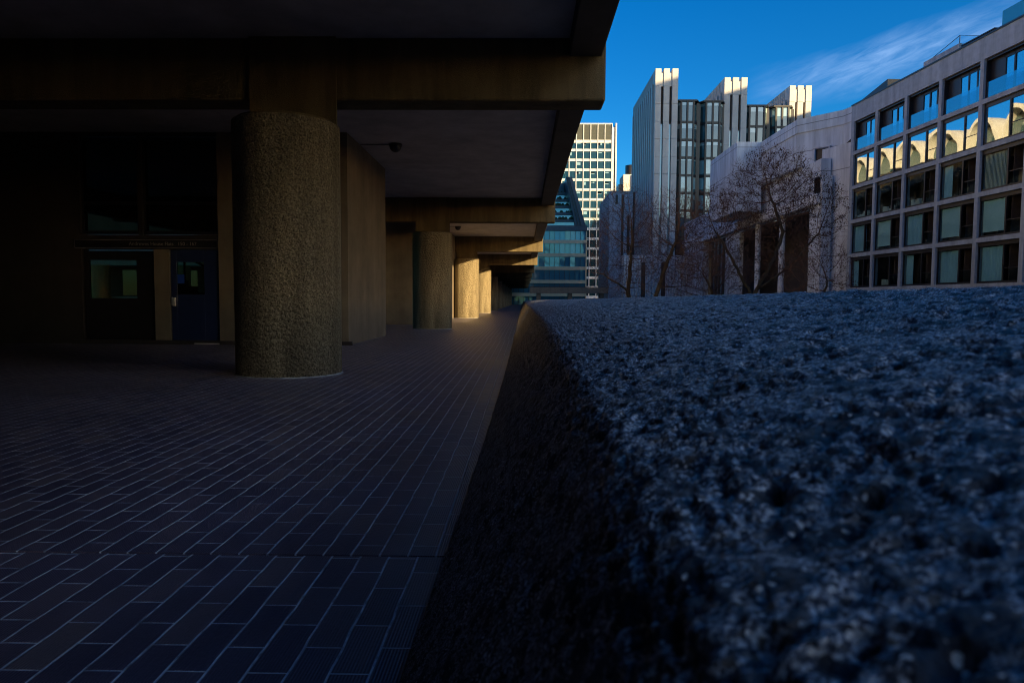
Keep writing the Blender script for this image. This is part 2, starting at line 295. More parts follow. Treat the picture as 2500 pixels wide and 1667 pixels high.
# ------------------------------------------------------------------ setting: ground, walkway
g = MB(); g.add([(-2500, -2500, -7), (2500, -2500, -7), (2500, 2500, -7), (-2500, 2500, -7)], [(0, 1, 2, 3)]); tag(g.build('ground', M['ground']), kind='structure')
f = MB()
seams = [-45.4, -29.3, -13.2, 2.87, 19.0, 35.1, 51.2, 67.3, 83.4, 99.5, 115.6, 131.7, 147.8, 163.9, 180]
for a, b in zip(seams, seams[1:]): f.box(-24, .10, a+.008, b-.008, -.4, 0)
walk = tag(f.build('walkway', M['paver']), kind='structure')
j = MB(); j.box(-24, .08, -45.4, 180, -.42, -.012); tag(j.build('movement_joint', M['black']), kind='structure')

# ------------------------------------------------------------------ parapet wall with picked concrete surface
prof = [(-.375, -.02), (-.37, .06), (-.318, .16), (-.236, .30), (-.130, .48), (-.028, .655), (.036, .765), (.074, .830), (.098, .868), (.118, .890), (.142, .904), (.180, .918), (.25, .942), (.36, .983), (.52, 1.022), (.72, 1.066), (.92, 1.108), (1.06, 1.136), (1.11, 1.140), (1.14, 1.125), (1.155, 1.09), (1.16, 1.0), (1.16, .5), (1.16, -.4)]
P = np.array(prof); seg = np.r_[0, np.cumsum(np.hypot(*np.diff(P, axis=0).T))]
def section(n_in, n_top, n_out):
    s = np.r_[np.linspace(0, seg[7], n_in, endpoint=False), np.linspace(seg[7], seg[18], n_top, endpoint=False), np.linspace(seg[18], seg[-1], n_out)]
    x = np.interp(s, seg, P[:, 0]); z = np.interp(s, seg, P[:, 1])
    k = np.array([.25, .5, .25])
    for _ in range(3): x[1:-1] = np.convolve(x, k, 'valid'); z[1:-1] = np.convolve(z, k, 'valid')
    tx = np.gradient(x); tz = np.gradient(z); ln = np.hypot(tx, tz); return x, z, -tz/ln, tx/ln
def par_disp(x, y, z, far):
    p = Vector((x, y, z)); q = p + noise.noise_vector(p*22)*.010
    big = noise.noise(p*6.0)*.005 + noise.noise(p*17)*.004
    if far: return big*1.3 + noise.noise(p*28)*.005
    rm = noise.ridged_multi_fractal(q*30, .85, 2.15, 4, 1.0, 2.0)   # ragged flakes left by the pick
    pit = noise.noise(q*44+Vector((3, 1, 7))); pit = -max(0, pit)**1.3*.018
    am = .55+.9*min(1, max(0, .5+1.6*noise.noise(p*9+Vector((5, 2, 8)))))
    return big + ((rm-1.1)*.0052 + pit)*am + noise.noise(p*130)*.0025
def parapet_strip(ys, n_in, n_top, n_out, far):
    x, z, nx, nz_ = section(n_in, n_top, n_out); n = len(x); vs = []; fs = []
    for yy in ys:
        for i in range(n):
            d = par_disp(x[i], yy, z[i], far) if yy < 45 else 0
            vs.append((x[i]+nx[i]*d+.13*(1-math.exp(-max(yy-.4, 0)/4.0)), yy, z[i]+nz_[i]*d))
    for a in range(len(ys)-1):
        for i in range(n-1): q = a*n+i; fs.append((q, q+n, q+n+1, q+1))
    return vs, fs
mb = MB()
ys = [.06]
while ys[-1] < 11.0: ys.append(ys[-1]+max(.0035, ys[-1]*.011))
mb.add(*parapet_strip(ys, 70, 260, 20, False))
y2 = [ys[-1]]
while y2[-1] < 45: y2.append(y2[-1]+max(.05, y2[-1]*.010))
y2 += [60, 90, 130, 180]
mb.add(*parapet_strip(y2, 50, 150, 12, True))
mb.add(*parapet_strip([-45, -30, -15, -5, -2, -1, -.5, -.25, -.1, .06], 16, 40, 8, True))
par = mb.build('parapet_wall', M['parapet'], smooth=False); par.data.polygons.foreach_set('use_smooth', [True]*len(par.data.polygons))
tag(par, 'rough picked concrete parapet with sloping top running along the open side of the walkway', 'parapet')

# ------------------------------------------------------------------ residential block over the arcade
blk = tag(empty('residential_block', (-4, 0, 0)), 'dark concrete block raised on round hammered columns over the brick walkway', 'building')
def P_(o): o.location = (4, 0, 0); return o          # children are modelled in world coordinates
K = list(range(-3, 11)); colY = [10.1+16.1*k for k in K]
cm = MB(); cm.cyl(0, 0, .755, 0, 3.62, 96, rings=1); cm = cm.build('column', M['column'], blk, smooth=True); cm.location = (4-3.47, colY[0], 0)
fr_ = MB(); fr_.cyl(0, 0, .785, -.01, .014, 64, r1=.757); fr_ = fr_.build('mortar_fillet', M['mortar'], blk); fr_.location = cm.location
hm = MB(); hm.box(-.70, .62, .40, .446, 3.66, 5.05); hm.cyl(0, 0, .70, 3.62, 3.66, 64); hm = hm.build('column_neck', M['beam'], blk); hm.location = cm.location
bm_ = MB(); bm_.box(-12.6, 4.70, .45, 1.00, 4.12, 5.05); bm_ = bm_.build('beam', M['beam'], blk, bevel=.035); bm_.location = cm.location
for y in colY[1:]:
    for s in (cm, hm, bm_, fr_):
        c = s.copy(); COL.objects.link(c); c.parent = blk; c.location = (.53, y, 0)
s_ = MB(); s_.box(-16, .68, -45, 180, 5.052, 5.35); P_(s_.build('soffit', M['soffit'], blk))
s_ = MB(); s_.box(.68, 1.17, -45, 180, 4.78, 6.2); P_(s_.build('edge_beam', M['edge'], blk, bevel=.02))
# stair lobby nearest the camera: front wall with door, glazed screen and sign
FY = 16.4; SC = 16.4/17
lw = MB()
wall_holes(lw, -8.9, -4.2, 0, 5.05, FY, FY+.3, [(-8.53, -7.33, .0, 2.28), (-8.9, -7.33, 2.28, 5.05)]); dwl = MB(); wall_holes(dwl, -15.9, -7.334, 0, 5.05, FY+.001, FY+.29, [(-8.9, -7.33, 0, 2.28), (-10.66, -8.90, .0, 2.28), (-8.53, -7.33, .0, 2.28), (-10.66, -9.25, 2.62, 4.95), (-9.15, -7.33, 2.62, 4.95)])
lw.box(-4.5, -4.2, FY+.3, 20.9, 0, 5.05); lw.box(-7.2, -4.5, 20.6, 20.9, 0, 5.05)
P_(lw.build('lobby_wall', M['lobby'], blk)); P_(dwl.build('dark_panelling', M['panel'], blk))
k_ = MB(); k_.box(-10.9, -4.1, FY-.10, FY-.003, 0, .09); P_(k_.build('kerb_strip', M['panel'], blk))
# glazed screen
sg = MB(); sg.box(-10.62, -10.52, FY+.05, FY+.13, .02, 2.24); sg.box(-9.35, -8.94, FY+.05, FY+.13, .02, 2.24); sg.box(-10.52, -9.35, FY+.05, FY+.13, 2.02, 2.24); sg.box(-10.52, -9.35, FY+.05, FY+.13, .02, 1.10)
sg = P_(sg.build('glazed_screen', M['black'], blk)); p_ = MB(); p_.box(-10.52, -9.35, FY+.085, FY+.095, 1.10, 2.02); p_ = p_.build('glass', M['lobby_pane'], sg)
# door
dr = MB(); dr.box(-8.51, -8.37, FY+.04, FY+.10, .01, 2.26); dr.box(-7.70, -7.35, FY+.04, FY+.10, .01, 2.26); dr.box(-8.37, -7.70, FY+.04, FY+.10, 1.98, 2.26); dr.box(-8.37, -7.70, FY+.04, FY+.10, .01, 1.20)
dr = P_(dr.build('door', M['blue_paint'], blk, bevel=.004)); p_ = MB(); p_.box(-8.37, -7.70, FY+.065, FY+.075, 1.20, 1.98); p_.build('glass', M['lobby_pane'], dr)
h_ = MB(); h_.box(-8.46, -8.40, FY-.03, FY+.037, .92, 1.12); h_.build('handle', M['steel'], dr, bevel=.005)
h_ = MB(); h_.box(-8.495, -8.475, FY+.0, FY+.037, .94, 1.13); h_.build('lock_plate', M['steel'], dr)
n_ = MB(); n_.box(-8.36, -8.20, FY+.055, FY+.063, 1.46, 1.68); n_.build('notice', M['blue_sign'], dr)
dt = MB(); dt.box(-7.9, -7.30, FY-.12, FY-.101, .005, .03); P_(dt.build('threshold', M['steel'], blk))
for x0, x1 in ((-10.66, -9.25), (-9.15, -7.33)):
    fr = MB(); fr.box(x0, x0+.05, FY+.06, FY+.12, 2.64, 4.93); fr.box(x1-.05, x1, FY+.06, FY+.12, 2.64, 4.93); fr.box(x0+.05, x1-.05, FY+.06, FY+.12, 4.87, 4.93); fr.box(x0+.05, x1-.05, FY+.06, FY+.12, 2.64, 2.72); fr.box(x0+.05, x1-.05, FY+.06, FY+.12, 3.35, 3.42)
    fr = P_(fr.build('transom_window', M['black'], blk)); q = MB(); q.box(x0+.05, x1-.05, FY+.085, FY+.095, 2.72, 4.87); q.build('glass', M['lobby_pane'], fr)
# sign over the door
sgn = MB(); sgn.box(-10.78, -7.34, FY-.06, FY-.004, 2.30, 2.50); sgn = P_(sgn.build('sign', M['black'], blk))
ln_ = MB(); ln_.box(-10.78, -7.34, FY-.066, FY-.0605, 2.489, 2.5); ln_.box(-10.78, -7.34, FY-.066, FY-.0605, 2.30, 2.311); ln_.box(-10.78, -10.77, FY-.066, FY-.0605, 2.311, 2.489); ln_.build('sign_border', M['signline'], sgn)
tcu = bpy.data.curves.new('lettering', 'FONT'); tcu.body = 'Andrewes House Flats   150 - 167'; tcu.size = .118; tcu.extrude = .002; tcu.align_x = 'LEFT'
to = bpy.data.objects.new('lettering', tcu); COL.objects.link(to); to.parent = sgn; to.location = (-9.46, FY-.064, 2.365); to.rotation_euler = (R(90), 0, 0); tcu.materials.append(M['letter'])
bpy.context.view_layer.update(); tme = bpy.data.meshes.new_from_object(to.evaluated_get(bpy.context.evaluated_depsgraph_get())); tm_ = bpy.data.objects.new('lettering', tme); COL.objects.link(tm_); tm_.parent = sgn; tm_.location = to.location; tm_.rotation_euler = to.rotation_euler
bpy.data.objects.remove(to); tm_.name = 'lettering'
# inside the lobby: stair flight with handrail, seen through the door glass
st = MB()
for i in range(10): st.box(-10.3+.28*i, -10.3+.28*(i+1), 18.6, 19.8, 0, 1.80-.175*i)
P_(st.build('stair', M['room'], blk))
hr = MB(); hr.bar((-9.7, 18.5, 2.55), (-6.8, 18.5, .95), .03); hr.bar((-8.05, 18.5, .9), (-8.05, 18.5, 1.64), .02); hr.bar((-9.2, 18.5, 1.5), (-9.2, 18.5, 2.25), .02); P_(hr.build('handrail', M['black'], blk))
# further stair cores along the arcade; first, behind the camera, added to cut warm light
for y0, y1, x in ((-30, -9, -4.25), (30.0, 45.2, -4.25), (62, 72, -4.6), (78, 90, -4.6), (94, 106, -4.6), (110, 180, -4.6)):
    c = MB(); c.box(-9.0, x, y0, y1, 0, 5.05); P_(c.build('stair_core_wall', M['lobby'], blk))
c = MB(); wall_holes(c, 0, 225, 0, 5.05, 0, .3, [(45+21.5, 45+40, .9, 4.2)]); c.v = [(-16+y, x-45, z) for x, y, z in c.v]; P_(c.build('rear_wall', M['lobby'], blk))
# storeys above the arcade
up = MB(); up.box(-15.6, -.4, -45, 180, 6.2, 22.0); P_(up.build('upper_storeys', M['brick_br'], blk))
for z in (8.9, 12.2, 15.5, 18.8):
    b_ = MB(); b_.box(-.4, 1.5, -45, 180, z, z+.35); b_.box(1.35, 1.5, -45, 180, z+.35, z+1.25); P_(b_.build('balcony', M['cream'], blk))
vl = MB(); n = 20; r0, r1 = 2.95, 2.55
vs = []
for yy in (1.6, -6.0):
    for rr in (r0, r1):
        for i in range(n+1): a = math.pi*i/n; vs.append((yy, rr*math.cos(a), 22.0+rr*1.3*math.sin(a)))
q = n+1; fs = []
for i in range(n): fs += [(i, i+1, 2*q+i+1, 2*q+i), (q+i+1, q+i, 3*q+i, 3*q+i+1), (i+1, i, q+i, q+i+1), (2*q+i, 2*q+i+1, 3*q+i+1, 3*q+i)]
vl.add(vs, fs); vl = vl.build('barrel_vault', M['cream'], blk, smooth=True); vl.location = (4, -20, 0)
vg = MB(); vg.add([(-.2, 2.54*math.cos(math.pi*i/20), 22.0+2.54*1.3*math.sin(math.pi*i/20)) for i in range(21)], [tuple(range(21))]); vg = vg.build('vault_window', M['bayglass'], blk); vg.location = (4, -20, 0)
for i in range(1, 29):
    for o_ in (vl, vg): c = o_.copy(); COL.objects.link(c); c.parent = blk; c.location = (4, -20+6.5*i, 0)
pb = MB(); pb.box(-15, -5.0, -45, 180, 22.0, 26.8); P_(pb.build('roof_storey', M['brick_br'], blk))

# dome lamps under the soffit
def dome_lamp(x, y, label):
    o = empty('dome_lamp', (x, y, 5.05)); tag(o, label, 'ceiling lamp', 'dome lamps under the walkway soffit')
    b = MB(); b.cyl(0, 0, .17, -.05, 0, 32); b.bar((-.9, 0, -.012), (-.17, 0, -.012), .008); b.build('base', M['black'], o)
    d = MB(); vs = []; fs = []
    for k in range(7):
        a = k/6*math.pi/2
        for i in range(24): t_ = 2*math.pi*i/24; vs.append((.155*math.cos(a)*math.cos(t_), .155*math.cos(a)*math.sin(t_), -.05-.16*math.sin(a)))
    for k in range(6):
        for i in range(24): jx = (i+1) % 24; fs.append((k*24+i, k*24+jx, (k+1)*24+jx, (k+1)*24+i))
    d.add(vs, fs); d.build('shade', M['dark_metal'], o, smooth=True)
dome_lamp(-3.62+.35, 17.6, 'dark dome lamp on the soffit just beyond the first column')
dome_lamp(-3.62+.1, 37.0, 'small dome lamp on the soffit just beyond the second column')

# ------------------------------------------------------------------ courtyard side seen through the lobby glass
cb_ = tag(empty('courtyard_block', (-34, 46, -3)), 'pale block with columns and balconies seen through the lobby door glass', 'building')
c = MB(); c.box(-22, 16, 0, 8, 3.0, 14); c.build('wall', M['brick_br'], cb_)
c = MB(); c.box(-22, 16, -2.2, -.01, 6.2, 6.9); c.box(-22, 16, -2.2, -2.0, 3.5, 4.2); c.build('balcony', M['cream'], cb_)
for i in range(7): c = MB(); c.cyl(-19+5.2*i, -2.6, .55, -4, 6.19, 32); c.build('column', M['sun_toned_col'], cb_, smooth=True)
c = MB(); [c.box(-21+3.1*i, -19+3.1*i, -.03, -.011, 4.3, 6.0) for i in range(12)]; c.build('window', M['bayglass'], cb_)

# ------------------------------------------------------------------ grey grid-fronted apartment building
b1 = tag(empty('apartment_building', (32.12, 68.3, 0), R(-90+3.3)), 'grey stone grid-fronted apartment building with dark framed windows and glass balustrades', 'building')
PT = [0.0, 3.98, 8.35, 12.8, 17.3, 21.75, 26.2, 30.6, 35.0, 39.4]; ROOF = 20.2  # last bays run on out of frame, extended for shading
rows = [(2.35+3.31*k, 5.66+3.31*k) for k in range(-3, 5)]      # slab centre heights
holes = []
for i in range(len(PT)-1):
    for a, b in rows:
        top = b-.17 if b < 18 else 18.62
        holes.append((PT[i]+.19, PT[i+1]-.19, a+.17, top))
fc = MB(); wall_holes(fc, -.32, 39.6, -7, ROOF, 0, .55, holes); fc.build('facade', M['grey_b1'], b1)
cp = MB(); cp.box(-.36, 39.7, -.06, .65, ROOF+.002, ROOF+.14); cp.build('coping', M['dark_metal'], b1)
bd = MB(); bd.box(-.32, 39.6, 4.2, 16, -7, ROOF-.02); bd.box(-.32, 39.6, .55, 4.2, ROOF-.5, ROOF-.02); bd.box(-.32, -.02, .56, 4.2, -7, ROOF-.5); bd.box(39.3, 39.6, .56, 4.2, -7, ROOF-.5)
for a, b in rows: bd.box(-.01, 39.29, .56, 4.19, a-.12, a+.12)
for i in range(1, len(PT)-1): bd.box(PT[i]-.1, PT[i]+.1, 1.7, 4.19, -6.9, ROOF-.51)
bd.build('rooms', M['room'], b1)
rnd = random.Random(7)
def make_window(wd, ht, style):
    f_ = MB(); Y0, Y1 = .18, .28; t = .09; split = wd*.60
    if style == 'loggia':
        f_.box(0, t, Y0, Y1+.3, 0, ht); f_.box(wd-t, wd, Y0, Y1+.3, 0, ht); f_.box(t, wd-t, Y0, Y1+.3, ht-.16, ht); f_.box(t, wd-t, Y0, Y1+.3, 0, .07)
        f_.box(t, wd*.34, 0.47, .53, .07, ht-.16)
        for x in (wd*.34, wd*.56, wd*.78): f_.box(x, x+.13, 0.44, .56, .07, ht-.16)
        f_.box(wd*.34, wd-t, 0.44, .56, ht-.40, ht-.16)
        wi = f_.build('window', M['black'])
        p = MB()
        for a, b in ((wd*.34+.13, wd*.56), (wd*.56+.13, wd*.78), (wd*.78+.13, wd-t)): p.box(a, b, 0.49, .50, .07, ht-.40)
        p.build('pane', M['pane'], wi)
        q = MB(); q.box(t, wd-t, .20, .215, .07, 1.18); q.build('balustrade', M['balu'], wi)
    else:
        f_.box(0, t, Y0, Y1, 0, ht); f_.box(wd-t, wd, Y0, Y1, 0, ht); f_.box(t, wd-t, Y0, Y1, ht-.30, ht); f_.box(t, wd-t, Y0, Y1, 0, .16)
        f_.box(split, split+.13, Y0-.03, Y1+.03, .16, ht-.30)
        f_.box(split+.13, wd-t, Y0+.02, Y1-.02, 1.02, 1.07)
        wi = f_.build('window', M['black'])
        p = MB(); p.box(t, split, .225, .24, .16, ht-.30); p.build('pane', M['pane'] if style == 'sky' else M['pane_low'], wi)
        p = MB(); p.box(split+.13, wd-t, .225, .24, .16, 1.02) if style != 'sky' else p.box(split+.13, wd-t, .225, .24, .16, ht-.30); p.build('side_pane', M['pane'] if style == 'sky' else M['pane_low'], wi)
        sc2 = MB(); sc2.box(split+.03, split+.11, .60, 1.5, 0.0, ht); sc2.box(0.0, split+.02, 1.55, 1.6, ht-.55, ht); sc2.build('reveal', M['room'], wi)
        if style == 'curtain':
            c = MB(); n = 60; x0, x1 = t+.06, split-.05
            vs = []
            for i in range(n+1):
                x = x0+(x1-x0)*i/n; y = .42+.09*math.sin(i*1.05)+.04*math.sin(i*.37)
                vs += [(x, y, .17), (x, y, ht-.36)]
            c.add(vs, [(2*i, 2*i+2, 2*i+3, 2*i+1) for i in range(n)]); c.build('curtain', M['curtain'], wi)
        elif style == 'half':
            c = MB(); n = 24; x0, x1 = t+.06, t+(split-t)*.42; vs = []
            for i in range(n+1):
                x = x0+(x1-x0)*i/n; y = .42+.05*math.sin(i*1.7); vs += [(x, y, .17), (x, y, ht-.36)]
            c.add(vs, [(2*i, 2*i+2, 2*i+3, 2*i+1) for i in range(n)]); c.build('curtain', M['curtain'], wi)
        elif style == 'blind':
            c = MB(); c.box(t+.05, split-.05, .36, .37, .42, ht-.34); c.box(t+.05, split-.05, .35, .38, .38, .42); c.build('roller_blind', M['blind'], wi)
        elif style == 'slats':
            c = MB(); x = t+.06
            while x < split-.1: c.box(x, x+.055, .36, .40, .2, ht-.36); x += .125
            c.build('vertical_blind', M['slats'], wi)
        elif style == 'things':
            c = MB()
            for i in range(9): x = t+.15+rnd.random()*(split-t-.5); h = .15+rnd.random()*.4; c.box(x, x+.12+rnd.random()*.18, .5, .7, .17, .17+h)
            c.build('shelf_items', M['slats'], wi)
    return wi
style_grid = {7: ['loggia']*9, 6: ['sky']*9, 5: ['things', 'things', 'things', 'half', 'slats', 'curtain', 'blind', 'curtain', 'half'],
              4: ['curtain', 'blind', 'curtain', 'blind', 'blind', 'curtain', 'things', 'curtain', 'blind'], 3: ['half', 'things', 'half', 'curtain', 'curtain', 'blind', 'curtain', 'half', 'half']}
style_grid[3+0] = style_grid[3]
# rows index: 0..7 with the parapet hiding 0..2; storey 7 is the loggia row
protos = {}
rmap = {7: 'loggia', 6: 'sky'}
for ri, (a, b) in enumerate(rows):
    if ri < 2: continue
    sty = {7: ['loggia']*9, 6: ['sky']*9, 5: style_grid[5], 4: style_grid[4], 3: style_grid[3], 2: ['curtain']*9}[ri]
    for i in range(len(PT)-1):
        x0, x1 = PT[i]+.19, PT[i+1]-.19; z0 = a+.17; z1 = b-.17 if b < 18 else 18.62
        s = 'sky' if (ri == 5 and i == 0 and False) else sty[i]
        wi = make_window(x1-x0-.004, z1-z0-.004, s); wi.parent = b1; wi.location = (x0+.002, 0, z0+.002)
        for ch in wi.children:
            if ch.name.startswith(('pane', 'side_pane')): ch.rotation_euler = (R(rnd.uniform(-.25, .25)), 0, R(rnd.uniform(-.35, .35)))
# roof structures
c = MB(); c.box(9.3, 13.6, .8, 5, ROOF+.0, ROOF+.98); c.build('penthouse', M['grey_b1'], b1)
c = MB(); c.bar((13.5, .9, ROOF+.98), (13.5, .9, ROOF+1.62), .022); c.bar((9.8, 1.0, ROOF+1.0), (13.5, .9, ROOF+1.62), .016); c.bar((13.5, .9, ROOF+1.62), (15.6, .9, ROOF+.8), .016); c.build('roof_light_frame', M['dark_metal'], b1)
c = MB(); c.add([(9.8, 1.01, ROOF+1.0), (13.5, .91, ROOF+.99), (13.5, .91, ROOF+1.6)], [(0, 1, 2)]); c.add([(13.55, .91, ROOF+.5), (15.6, .91, ROOF+.78), (13.55, .91, ROOF+1.6)], [(0, 1, 2)]); c.build('roof_light_glass', M['balu'], b1)
c = MB(); c.box(13.9, 17.4, .7, 2.6, ROOF+.62, ROOF+.70); c.box(17.2, 17.3, .8, .9, ROOF+.14, ROOF+.61); c.box(14.0, 14.1, .8, .9, ROOF+.14, ROOF+.61); c.box(14.1, 15.6, 2.4, 2.5, ROOF+.14, ROOF+.6); c.build('roof_canopy', M['dark_metal'], b1)
c = MB(); c.box(18.0, 25, .8, 5, ROOF, ROOF+1.6); c.build('glass_roof_box', M['teal'], b1)
c = MB(); c.prism([(-.3, .8), (4.2, .8), (4.2, 4), (-.3, 4)], ROOF+.14, [ROOF+.55, ROOF+1.25, ROOF+1.25, ROOF+.55]); c.build('sloping_roof', M['dark_metal'], b1)

# ------------------------------------------------------------------ pale concrete college building beside it
b2 = tag(empty('college_building', (33, 70, 0)), 'pale board-marked concrete building with angled roofline and deep dark columned opening', 'building')
def B2(o): o.location = (-33, -70, 0); return o
def slab(mb, p0, p1, t, z0, z1, holes=()):        # vertical wall from p0 to p1 (plan), thickness t away from the viewer
    q = MB(); p0 = Vector(p0); p1 = Vector(p1); d = (p1-p0); Ld = d.length; d.normalize(); nrm = Vector((-d.y, d.x))
    wall_holes(q, 0, Ld, z0, z1, 0, t, list(holes)); mb.add([(p0.x+d.x*x+nrm.x*y, p0.y+d.y*x+nrm.y*y, z) for x, y, z in q.v], q.f)
m_ = MB()
m_.prism([(29.8, 83), (30, 76.6), (33.2, 72.7), (33.9, 69.2), (50, 69.2), (50, 100), (29.8, 100)], 15.81, 19.5)
B2(m_.build('upper_wall', M['white_wall'], b2))
m_ = MB(); m_.prism([(29.68, 83), (29.88, 76.55), (33.12, 72.6), (33.85, 69.1), (50.1, 69.1), (50.1, 100.1), (29.68, 100.1)], 19.503, 21.0)
B2(m_.build('roof_parapet', M['white_wall'], b2))
m_ = MB(); m_.box(26.6, 29.79, 87, 99, 12.4, 21.0); B2(m_.build('octagonal_tower', M['white_wall'], b2, bevel=.0))
# long lower wall with the columned opening (local x runs along the wall)
lw = MB(); slab(lw, (30.5, 131), (30.5, 73.0), 1.0, -7, 11.2, [(14, 57.0, -7, 11.2)]); slab(lw, (30.5, 131), (30.5, 71.5), 1.0, 11.2, 15.8)
B2(lw.build('lower_wall', M['white_wall'], b2))
lw = MB(); lw.box(30.2, 30.5-.003, 71.5, 131, 11.25, 12.3); B2(lw.build('canopy_band', M['white'], b2))
lw = MB(); slab(lw, (31.2, 73.0), (32.6, 69.3), .4, -7, 17.0, []); lw.box(30.5, 31.5, 71.0, 73.0, -7, 14.0); B2(lw.build('end_wall', M['white_wall'], b2))
lw = MB(); lw.box(36, 36.4, 73, 118, -7, 11); B2(lw.build('recess_back', M['room'], b2))
lw = MB(); lw.box(31.5, 36, 73, 118, 10.9, 11.15); B2(lw.build('recess_soffit', M['brown'], b2))
for y in (82.2, 90.5): c = MB(); c.cyl(30.75, y, .36, -7, 11.15, 24); B2(c.build('column', M['white'], b2, smooth=True))
c = MB(); c.box(30.9, 31.4, 98.5, 105.5, -7, 10.9); B2(c.build('infill_panel', M['white_wall'], b2))
c = MB(); c.box(30.85, 31.2, 106.2, 112.4, 2.2, 10.9); B2(c.build('tall_window', M['bayglass'], b2))
c = MB(); [c.box(30.7, 30.84, 106.2+a, 106.4+a, 2.2, 10.9) for a in (0, 2, 4, 6)]; [c.box(30.7, 30.84, 106.2, 112.4, z, z+.2) for z in (2.2, 5.2, 8.2, 10.7)]; B2(c.build('window_frame', M['black'], b2))
# black plate as the shade of a square opening, ledge and sloping stair coping on the angled front face
dface = Vector((33.2-30, 72.7-76.6)).normalized(); nf = Vector((dface.y, -dface.x))
def onface(s, out, z): p = Vector((30, 76.6)) + dface*s + nf*out; return (p.x, p.y, z)
def fbox(mb, s0, s1, o0, o1, z0, z1):
    vs = [onface(s0, o0, z0), onface(s1, o0, z0), onface(s1, o1, z0), onface(s0, o1, z0), onface(s0, o0, z1), onface(s1, o0, z1), onface(s1, o1, z1), onface(s0, o1, z1)]
    mb.add(vs, [(0, 1, 2, 3), (7, 6, 5, 4), (0, 4, 5, 1), (1, 5, 6, 2), (2, 6, 7, 3), (3, 7, 4, 0)])
c = MB(); fbox(c, 2.2, 3.7, .01, .05, 15.9, 17.4); B2(c.build('opening_shade', M['black'], b2))
c = MB(); fbox(c, 2.0, 2.2, .005, .35, 15.9, 17.6); fbox(c, 3.7, 3.86, .005, .35, 15.9, 17.6); fbox(c, 2.2, 3.7, .005, .35, 17.4, 17.6); fbox(c, 1.9, 5.0, .005, .9, 15.7, 15.86); B2(c.build('opening_surround', M['white_wall'], b2))
c = MB(); c.add([(33.6, 68.9, 18.1), (33.6, 68.9, 18.5), (32.55, 72.9, 16.1), (32.55, 72.9, 16.6), (33.9, 68.9, 18.1), (33.9, 68.9, 18.5), (33.0, 73.0, 16.1), (33.0, 73.0, 16.6)], [(0, 1, 3, 2), (1, 5, 7, 3), (4, 6, 7, 5), (0, 2, 6, 4), (2, 3, 7, 6), (0, 4, 5, 1)]); B2(c.build('stair_coping', M['edge'], b2))
c = MB(); c.box(37, 42, 84, 90, 21, 22.6); B2(c.build('plant_room', M['cream'], b2))

# ------------------------------------------------------------------ white tower building: three finned stair towers with glazed bays between
b3 = tag(empty('tower_building', (25, 130, 0)), 'tall white building of three finned towers with dark glazed bays between them', 'building')
def B3(o): o.location = (-25, -130, 0); return o
ZT = 44.2
tw = []
for x0, x1, y0, y1 in ((24.4, 28.6, 130, 156), (38.65, 43.0, 135, 158), (53.1, 57.4, 140, 160)):
    t_ = MB(); t_.box(x0, x1, y0+.9, y1, -7, ZT-.9); t_.box(x0, x1, y0+2.5, y1, ZT-.9, ZT); B3(t_.build('tower_core', M['ribbed_tower'], b3))
    q = MB(); W_ = x1-x0; fw = W_*.252; gp = (W_-3*fw)/2
    for k in range(3):
        a = x0-.02+k*(fw+gp); z = -7.0; lv = ZT
        while lv > -7: q.box(a, a+fw+.02, y0, y0+.93 if lv < ZT-.1 else y0+2.6, max(-7, lv-3.22+.05), lv); lv -= 3.22
    q.box(x0+.05, x1-.05, y0+.2, y0+2.6, ZT-3.2, ZT-.75)
    B3(q.build('fin', M['white_tower'], b3))
    gl = MB()
    for k in range(2):
        a = x0+fw+k*(fw+gp)
        gl.box(a, a+gp, y0+.55, y0+.7, -7, ZT-10.0)
    gl = B3(gl.build('slot_window', M['slotglass'], b3))
    dk = MB()
    for k in range(2):
        a = x0+fw+k*(fw+gp); dk.box(a, a+gp, y0+.72, y0+.88, ZT-10.0, ZT-3.25)
    B3(dk.build('slot_recess', M['brown'], b3))
    # ribs of the long side, with black strips between for contrast
    rb = MB(); yy = y0+1.6
    while yy < y1-.6: rb.box(x0-.35, x0-.003, yy, yy+1.0, -7, ZT-2.4); yy += 2.2
    B3(rb.build('side_ribs', M['white_tower'], b3))
    ds = MB(); yy = y0+2.02
    while yy < y1-1: ds.box(x0-.02, x0-.002, yy+.62, yy+1.7, -7, ZT-2.6); yy += 2.2
    B3(ds.build('side_strips', M['black'], b3))
bays = [(29.0, 33.4, 133.4, 39.45), (33.9, 38.45, 133.9, 39.45), (43.5, 48.4, 138.0, 39.8), (48.9, 53.3, 138.5, 39.8)]
